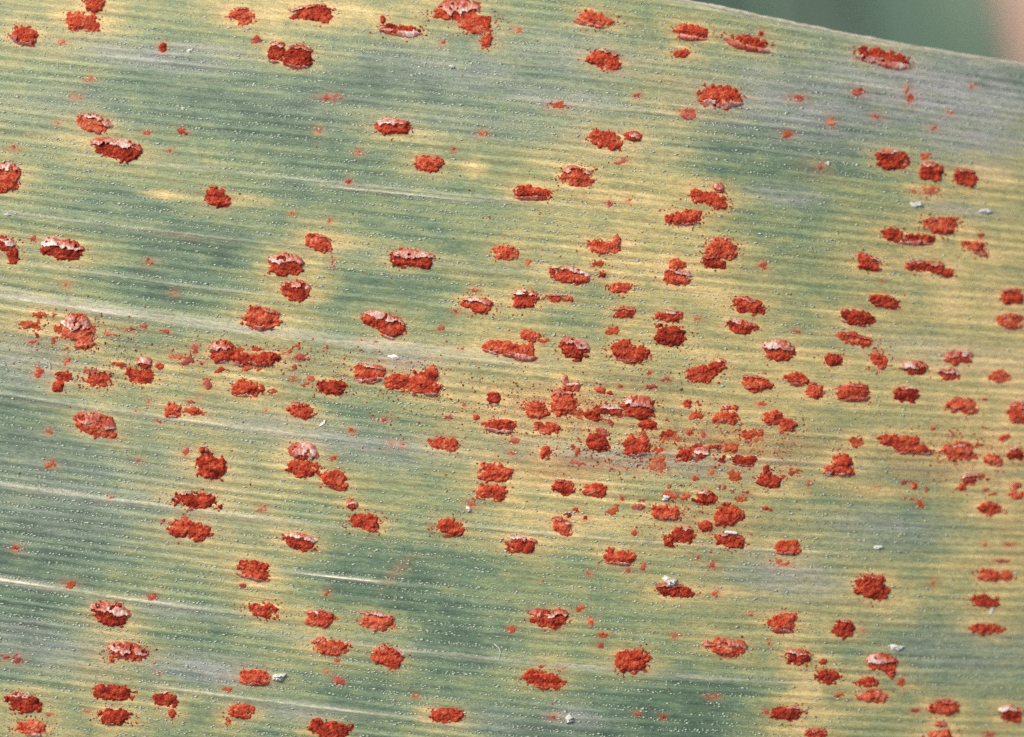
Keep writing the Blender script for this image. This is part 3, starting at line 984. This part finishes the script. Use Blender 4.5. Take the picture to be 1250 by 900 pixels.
def build_vein(cc, x0, x1, wd, p):
    xs = np.arange(x0, x1, .05); m = 9
    t = (xs - x0) / (x1 - x0)
    taper = np.minimum(1, np.minimum(t, 1 - t) * 5) ** .7
    s = np.linspace(-1, 1, m)
    c = cc + .03 * (vnoise(xs * .7, cc * 9) - .5)
    wv = wd * .5 * taper * (.7 + .6 * vnoise(xs * 1.3, cc * 5, 3))
    C = c[:, None] + s[None] * wv[:, None]
    X = np.repeat(xs[:, None], m, 1)
    Y = vein_y(C, X)
    H = ((1 - s ** 2)[None] * (.018 + .010 * p) - .012) * taper[:, None] - .012 * (1 - taper[:, None]) + .006 * (vnoise(X * 9, C * 30, 4) - .5)
    Z = leaf_z(X, Y) + H
    F = skin_fields(X.ravel(), Y.ravel())
    F['pale'] = (p * .85 * (1 - s ** 2)[None] * taper[:, None] * (.4 + .9 * vnoise(X * .8, C * 12, 8))).ravel()
    i = np.arange(X.size).reshape(X.shape)
    f = np.stack([i[:-1, :-1], i[:-1, 1:], i[1:, 1:], i[1:, :-1]], -1).reshape(-1, 4)[:, ::-1]
    mesh_obj('vein', np.stack([X, Y, Z], -1).reshape(-1, 3), f, MAT_LEAF, leaf, F)
for vv in VEIN_C: build_vein(*vv)

# ---------------------------------------------------------------- pustules
def compact(mask_cells, nr, nc):
    idx = np.arange(nr * nc).reshape(nr, nc)
    f = np.stack([idx[:-1, :-1], idx[:-1, 1:], idx[1:, 1:], idx[1:, :-1]], -1)[mask_cells]
    used, inv = np.unique(f, return_inverse=True)
    return used, inv.reshape(-1, 4)

def pieces(cells, least=14):
    """split a mask of grid cells into its connected patches, the crumbs left out"""
    left = {(int(a), int(b)) for a, b in np.argwhere(cells)}
    while left:
        stack = [left.pop()]; got = []
        while stack:
            a, b = stack.pop(); got.append((a, b))
            for q in ((a + 1, b), (a - 1, b), (a, b + 1), (a, b - 1)):
                if q in left: left.remove(q); stack.append(q)
        if len(got) >= least:
            m = np.zeros_like(cells); g = np.array(got); m[g[:, 0], g[:, 1]] = True
            yield m

def lobe_field(X, Y, lobes, k=2.5):
    f = np.full(X.shape, -9.0)
    for lx, ly, w, h, a in lobes:
        ca, sa = math.cos(math.radians(-a)), math.sin(math.radians(-a))
        u = (X - lx) * ca + (Y - ly) * sa; v = -(X - lx) * sa + (Y - ly) * ca
        d = (np.abs(u / (w * .5)) ** k + np.abs(v / (h * .5)) ** k) ** (1 / k)
        f = np.maximum(f, (1 - d) * min(1.0, h / .45 + .2))
    return f

def pustule(lobes, flaps, seed, name='rust_pustule', mat=None, parent=leaf, g=.025, ragged=1.15):
    lx = [l[0] for l in lobes]; ly = [l[1] for l in lobes]
    x0 = min(l[0] - l[2] * .5 for l in lobes) - .2; x1 = max(l[0] + l[2] * .5 for l in lobes) + .2
    y0 = min(l[1] - max(l[3], l[2] * abs(math.sin(math.radians(l[4])))) * .5 for l in lobes) - .22
    y1 = max(l[1] + max(l[3], l[2] * abs(math.sin(math.radians(l[4])))) * .5 for l in lobes) + .22
    X, Y = np.meshgrid(np.arange(x0, x1, g), np.arange(y0, y1, g))
    size = max(min(l[2], l[3]) for l in lobes)
    dusty = flaps == 'd'
    rg = ragged * (1.7 if dusty else 1.0)
    base = lobe_field(X, Y, lobes)
    f = base + rg * (.46 * (fbm(X * 3.2, Y * 4.0, seed) - .5) + .52 * (fbm(X * 11, Y * 13, seed + 5, 2) - .5))
    f = f - (.035 if size > .5 else .0)
    H = .022 + .04 * size if dusty else .025 + .13 * min(size, .8)
    prof = np.where(f > 0, 1 - np.exp(-np.clip(f, 0, 5) * 3.4), f * 1.6)
    grain = (np.random.default_rng(seed).random(X.shape) - .6) * .040 + (vnoise(X / .07, Y / .07, seed + 9) - .5) * .05 + (vnoise(X / .3, Y / .25, seed + 15) - .5) * .09
    Hm = prof * H + np.where(f > 0, np.clip(f * 8, 0, 1), 0) * grain * min(1, size / .3) * (.5 if dusty else 1) - .01
    Z0 = leaf_z(X, Y)
    cx, cy = float(np.mean(lx)), float(np.mean(ly)); cz = float(leaf_z(cx, cy))
    org = np.array([cx, cy, cz])
    keep = f > -.06
    cells = keep[:-1, :-1] | keep[1:, :-1] | keep[:-1, 1:] | keep[1:, 1:]
    if name == 'rust_speck':                                 # one crumb, without its splinters
        cells = max(pieces(cells, 1), key=lambda m: m.sum())
    used, fc = compact(cells, *X.shape)
    V = np.stack([X, Y, Z0 + Hm], -1).reshape(-1, 3)[used] - org
    o = mesh_obj(name, V, fc, mat or (MAT_DUSTY if dusty else MAT_SPORE), parent)
    o.location = org
    if flaps and not dusty:
        l = lobes[0] if len(lobes) < 3 else max(lobes, key=lambda q: q[2] * q[3])
        a = lobes[0][4]
        ca, sa = math.cos(math.radians(-a)), math.sin(math.radians(-a))
        u = (X - cx) * ca + (Y - cy) * sa; v = -(X - cx) * sa + (Y - cy) * ca
        ins = base > 0
        vmin, vmax = v[ins].min(), v[ins].max()
        vn = (v - vmin) / (vmax - vmin)                      # 0 at the lower rim, 1 at the upper
        sm = base + .34 * (fbm(X * 3.2, Y * 4.0, seed) - .5) * rg
        for spec in flaps.split():
            frac = float(spec[1:]) * .92
            q = 1 - vn if spec[0] == 't' else vn             # 0 at the rim the flap hangs on
            edge = frac + .42 * (fbm(u * 2.2, v * 1.0 + 7, seed + 20) - .5) + .22 * (fbm(u * 8, v * 5, seed + 22, 2) - .5)
            s = edge - q                                     # > 0 on the flap, 0 at the torn edge
            fm = (s > 0) & (sm > -.13 - .15 * (vnoise(X * 5, Y * 6, seed + 41) - .5)) & (fbm(X * 7, Y * 7, seed + 43, 2) < .70)
            cells = fm[:-1, :-1] & fm[1:, :-1] & fm[:-1, 1:] & fm[1:, 1:]
            if cells.sum() < 6: continue
            dome = np.where(sm > -.02, 1 - np.exp(-np.clip(sm + .02, 0, 5) * 4.5), (sm + .02) * .8) * H
            near = np.clip(1 - s / max(frac, .15), 0, 1)
            hf = dome + np.clip((sm + .1) * 5, 0, 1) * (.012 + .030 * near ** 2) + .020 * (vnoise(X * 14, Y * 14, seed + 31) - .5)
            for piece in pieces(cells):                      # every scrap of skin is a piece of its own
                used, fc = compact(piece, *X.shape)
                T = np.stack([X, Y, Z0 + hf], -1).reshape(-1, 3)[used] - org
                n = len(T)
                B = T - np.array([0, 0, .006])
                e = np.concatenate([fc[:, [0, 1]], fc[:, [1, 2]], fc[:, [2, 3]], fc[:, [3, 0]]])
                key = np.sort(e, 1); kk = key[:, 0] * n + key[:, 1]
                un, first, cnt = np.unique(kk, return_index=True, return_counts=True)
                be = e[first[cnt == 1]]
                rim = np.stack([be[:, 1], be[:, 0], be[:, 0] + n, be[:, 1] + n], -1)
                lift = np.clip(1 - s.ravel()[used] / max(frac * .8, .1), 0, 1) * np.clip((sm.ravel()[used] + .1) * 3, 0, 1)
                mesh_obj('torn_epidermis', np.concatenate([T, B]), np.concatenate([fc, fc[:, ::-1] + n, rim]), MAT_FLAP, o, {'lift': np.concatenate([lift, lift])})
    return o

for i, (lobes, fl) in enumerate(PUSTULES):
    if not fl and lobes[0][3] > .35 and (i * 31) % 10 < 6:
        fl = ('t', 'b')[(i * 17) % 3 == 0] + '.12'
    pustule(lobes, fl, 100 + i * 7)
for k in range(112):                                          # ragged crumbs shed between the crowded pustules of the middle
    cx, cy, a, b = [(2.6, -1.4, 2.6, .9), (6.2, -2.3, 2.4, .8), (5.4, -4.2, 1.8, .8), (14.6, -2.9, 1.6, 1.2), (-8.4, .2, 2.0, .5), (-14.2, .9, 1.2, .6)][(k * 5) % 11 % 6]
    SPECKS.append((round(random.gauss(cx, a * .6), 3), round(random.gauss(cy, b * .6), 3), random.uniform(.14, .58), random.uniform(.10, .25), random.uniform(-25, 25)))
for i, s in enumerate(SPECKS):
    k = (i * 7919) % 10
    if i < 178 and k > 2 and k != 9 and not (0 < s[0] < 10 and -6 < s[1] < 1): k = (0, 2, 1)[i % 3]
    pustule([s], 'd' if k < 5 else '', 3000 + i * 5, 'rust_speck', [MAT_FAINT, MAT_DUSTY, MAT_FAINT, MAT_SPORE, MAT_DUSTY, MAT_SPORE, MAT_SPORE, MAT_DUSTY, MAT_FAINT, MAT_SPORE][k], g=.026, ragged=1.5)

# ---------------------------------------------------------------- small grains
OCT = np.array([[1, 0, 0], [-1, 0, 0], [0, 1, 0], [0, -1, 0], [0, 0, 1], [0, 0, -1]], float)
OCF = np.array([[0, 2, 4], [2, 1, 4], [1, 3, 4], [3, 0, 4], [2, 0, 5], [1, 2, 5], [3, 1, 5], [0, 3, 5]])
def grains(name, x, y, sx, sy, sz, mat, parent, tint=None, sink=.2, ang=None):
    n = len(x)
    z = leaf_z(x, y)
    a = rng.random(n) * 6.28 if ang is None else ang
    P = OCT[None] * np.stack([sx, sy, sz], -1)[:, None, :] * (1 + .5 * (rng.random((n, 6, 1)) - .5))
    ca, sa = np.cos(a)[:, None], np.sin(a)[:, None]
    Q = np.stack([P[..., 0] * ca - P[..., 1] * sa, P[..., 0] * sa + P[..., 1] * ca, P[..., 2]], -1)
    Q += np.stack([x, y, z + sz * (1 - sink) - .004], -1)[:, None, :]
    F = (OCF[None] + (np.arange(n) * 6)[:, None, None]).reshape(-1, 3)
    at = {'tint': np.repeat(tint, 6)} if tint is not None else None
    return mesh_obj(name, Q.reshape(-1, 3), F, mat, parent, at)

def in_view(x, y):
    return (y < margin_y(x) - .12)

# rows of stomata between the veins
pustule_boxes = [l for lobes, f in PUSTULES for l in lobes]
def off_pustules(x, y, grow=1.0):
    ok = np.ones(len(x), bool)
    for lx, ly, w, h, a in pustule_boxes:
        ok &= ~(((x - lx) / (w * .5 * grow)) ** 2 + ((y - ly) / (h * .5 * grow)) ** 2 < 1)
    return ok

def stomata():
    xs, cs = [], []
    for k in range(-22, 92):
        for row in range(3):
            pitch = rng.uniform(4.2, 6.0)
            n = int(37 / (pitch * PX))
            x = (np.arange(n) + rng.normal(0, .2, n)) * pitch * PX - 18.3
            off = (.75, .62, .93)[row] + rng.normal(0, .03)
            c = np.full(n, k * RIB)
            for _ in range(6):
                c = RIB * (k + off - rib_wobble(x, c))
            den = fbm(x * .3, c * 1.6, 55)
            strong = vnoise(x * .6, c * 0 + k * 3.7 + row * 9.1, 57)
            on = rng.random(n) < np.clip((den - .22) * 4.0, 0.12, 1) * np.clip(strong * 3.0, .12, 1) * (1, .85, .7)[row]
            xs.append(x[on]); cs.append(c[on] + rng.normal(0, .008, on.sum()))
    x = np.concatenate(xs); c = np.concatenate(cs)
    y = vein_y(c, x)
    ch = yellowing(x, y)
    ok = in_view(x, y) & (np.abs(x) < 18.2) & (np.abs(y) < 13.5) & (rng.random(len(x)) < np.clip(1.2 - .85 * ch - .035 * np.clip(x - 2, 0, 30), .12, 1))
    x, y, c = x[ok], y[ok], c[ok]
    ok = off_pustules(x, y, 1.0); x, y, c = x[ok], y[ok], c[ok]
    n = len(x)
    k = .7 + .9 * rng.random(n) ** 2
    L = rng.uniform(1.0, 2.3, n) * PX * k; W = rng.uniform(.6, 1.0, n) * PX * k
    slope = -(np.interp(c, _CK, _S0) + np.interp(c, _CK, _S1) * 2 * (x + 16.25) / (2500 * PX))
    o = grains('stomata', x, y, L, W, W * .33, MAT_STOMA, leaf, sink=.1, ang=np.arctan(slope))
    tag(o, 'pale dotted rows of stomata along the veins', kind='stuff')
    return n
N_ST = stomata()

def dust_material():
    M = NT('loose_spores')
    t = M.attr('tint')
    M.set(M.b.inputs['Base Color'], M.ramp(t, [(0.0, lin(104, 40, 22)), (.3, lin(168, 52, 28)), (.6, lin(196, 84, 46)), (.85, lin(190, 112, 58)), (1.0, lin(150, 96, 48))]))
    M.b.inputs['Roughness'].default_value = .8
    return M.m

def dust():
    xs, ys = [], []
    for lobes, f in PUSTULES:
        for lx, ly, w, h, a in lobes:
            n = int(3 + 46 * (w + h) * rng.random() ** 3)
            th = rng.random(n) * 6.28; r = 1 + np.abs(rng.normal(0, .22, n)) + .05
            xs.append(lx + np.cos(th) * w * .5 * r + rng.normal(0, .05, n)); ys.append(ly + np.sin(th) * h * .5 * r + rng.normal(0, .06, n))
    # drifts of loose spores across the middle of the leaf
    for cx, cy, a, b, n in [(2.5, -1.2, 6.0, 1.3, 900), (4.5, -2.8, 4.5, .8, 500), (8, -2.4, 3, .8, 260), (14.5, -2.5, 2.5, 1.3, 260), (-13.5, 1.0, 2.4, 1.0, 200),
                            (-8, .3, 3.5, .8, 260), (-3.5, -.5, 2.6, 1.2, 260), (3, 5, 4, 2, 130), (0, 0, 17, 11, 420), (6.5, -4.5, 2.5, 1.2, 160)]:
        xs.append(rng.normal(cx, a * .55, n)); ys.append(rng.normal(cy, b * .55, n))
    x = np.concatenate(xs); y = np.concatenate(ys)
    coarse = len(x)
    xs, ys = [x], [y]
    for cx, cy, a, b, n in [(2.6, -1.3, 5.0, 1.5, 2600), (6.4, -2.4, 5.0, 1.4, 2200), (5.6, -4.3, 3.5, 1.3, 900), (14.6, -2.8, 3.6, 1.8, 1300), (-8.2, .3, 4.4, 1.1, 900), (-14.2, .9, 3.0, 1.2, 700), (4, 4.5, 6, 3, 700)]:
        xs.append(rng.normal(cx, a * .5, n)); ys.append(rng.normal(cy, b * .5, n))
    x = np.concatenate(xs); y = np.concatenate(ys)
    fine = np.arange(len(x)) >= coarse
    ok = in_view(x, y) & (np.abs(x) < 18.2) & (np.abs(y) < 13.2) & (fbm(x * 1.6, y * 2.2, 77) > np.where(fine, .46, .40))
    x, y, fine = x[ok], y[ok], fine[ok]
    n = len(x); r = np.where(fine, .25 + .3 * rng.random(n), .5 + .9 * rng.random(n) ** 2.2) * PX
    o = grains('spore_dust', x, y, r * rng.uniform(.8, 1.6, n), r, r * .6, dust_material(), None, tint=rng.random(n))
    tag(o, 'loose rust-brown spore dust scattered over the leaf surface', 'spores', kind='stuff')
dust()

def glint():  # tiny white grains standing in for random glints on the leaf skin
    n = 1500
    x = rng.uniform(-18, 18, n); y = rng.uniform(-13, 13, n)
    k = rng.random(n) < np.clip((fbm(x * .5, y * 1.1, 91) - .35) * 3.5, .1, 1)
    x, y = x[k], y[k]
    ok = in_view(x, y) & off_pustules(x, y, 1.05); x, y = x[ok], y[ok]; n = len(x)
    r = (.35 + .75 * rng.random(n) ** 3) * PX
    o = grains('glint_grains', x, y, r * 1.3, r, r * .7, MAT_WAX, leaf)
    tag(o, 'random glints put in as tiny white grains on the leaf skin', kind='stuff')
glint()

# ---------------------------------------------------------------- white flecks lying on the leaf
def fleck(kind, x, y, size, label, ang=0.0):
    z = float(leaf_z(x, y)); R = random.Random(int(x * 1000 + y * 77))
    if kind in ('rod', 'hair'):
        n, m = 12, 6; r = size * (.13 if kind == 'rod' else .022); v = []
        for i in range(n):
            t = i / (n - 1) - .5
            rr = r * (1 if kind == 'rod' else 1.2 - t) * (1 if 0 < i < n - 1 else .5)
            px = t * size; py = (0 if kind == 'rod' else .18 * size * math.cos(t * 4)) ; pz = r * 1.2 + (0 if kind == 'rod' else .25 * size * (.25 - t * t))
            for a in range(m):
                an = a / m * 6.283
                v.append((px, py + rr * math.cos(an), pz + rr * math.sin(an) * .8))
        i = np.arange(n * m).reshape(n, m); j = np.roll(i, -1, 1)
        f = np.stack([i[:-1], j[:-1], j[1:], i[1:]], -1).reshape(-1, 4)
        v = np.array(v)
    elif kind == 'ring':
        n, m = 26, 6; v = []
        for i in range(n):
            t = i / n * 6.283; wob = .75 + .7 * R.random(); lif = .05 * R.random()
            for a in range(m):
                an = a / m * 6.283; rr = size * (.04 + .16 * R.random())
                v.append((math.cos(t) * (size * .34 * wob + rr * math.cos(an)), .8 * math.sin(t) * (size * .34 * wob + rr * math.cos(an)), rr * math.sin(an) * .5 + lif - .02))
        i = np.arange(n * m).reshape(n, m); i2 = np.roll(i, -1, 0)
        f = np.stack([i, np.roll(i, -1, 1), np.roll(i2, -1, 1), i2], -1).reshape(-1, 4)
        v = np.array(v)
    else:                                                     # flake, grain, fluff: a lumpy cap
        n, m = 12, 7; v = []
        asp = {'flake': .42, 'grain': .8, 'fluff': .75}[kind]; hh = {'flake': .16, 'grain': .4, 'fluff': .45}[kind]
        rad = [.28 + .5 * R.random() for _ in range(n)]
        for j in range(m):
            q = j / (m - 1)
            for i in range(n):
                t = i / n * 6.283; rr = size * rad[i] * math.cos(q * 1.5) * (.6 + .7 * R.random())
                v.append((math.cos(t) * rr, math.sin(t) * rr * asp, size * hh * math.sin(q * 1.57) * (.4 + .9 * R.random()) - .012 * (j == 0)))
        i = np.arange(n * m).reshape(m, n); i2 = np.roll(i, -1, 1)
        f = np.stack([i[:-1], i2[:-1], i2[1:], i[1:]], -1).reshape(-1, 4)
        v = np.array(v)
    nm = {'rod': 'white_fibre', 'hair': 'leaf_hair', 'ring': 'wax_ring', 'flake': 'wax_flake', 'grain': 'wax_grain', 'fluff': 'wax_tuft'}[kind]
    o = mesh_obj(nm, v, f, MAT_WAX, None)
    o.location = (x, y, z); o.rotation_euler = (0, 0, math.radians(ang))
    tag(o, label, 'fleck', 'white flecks lying on the leaf')
for a in FLECKS: fleck(*a)
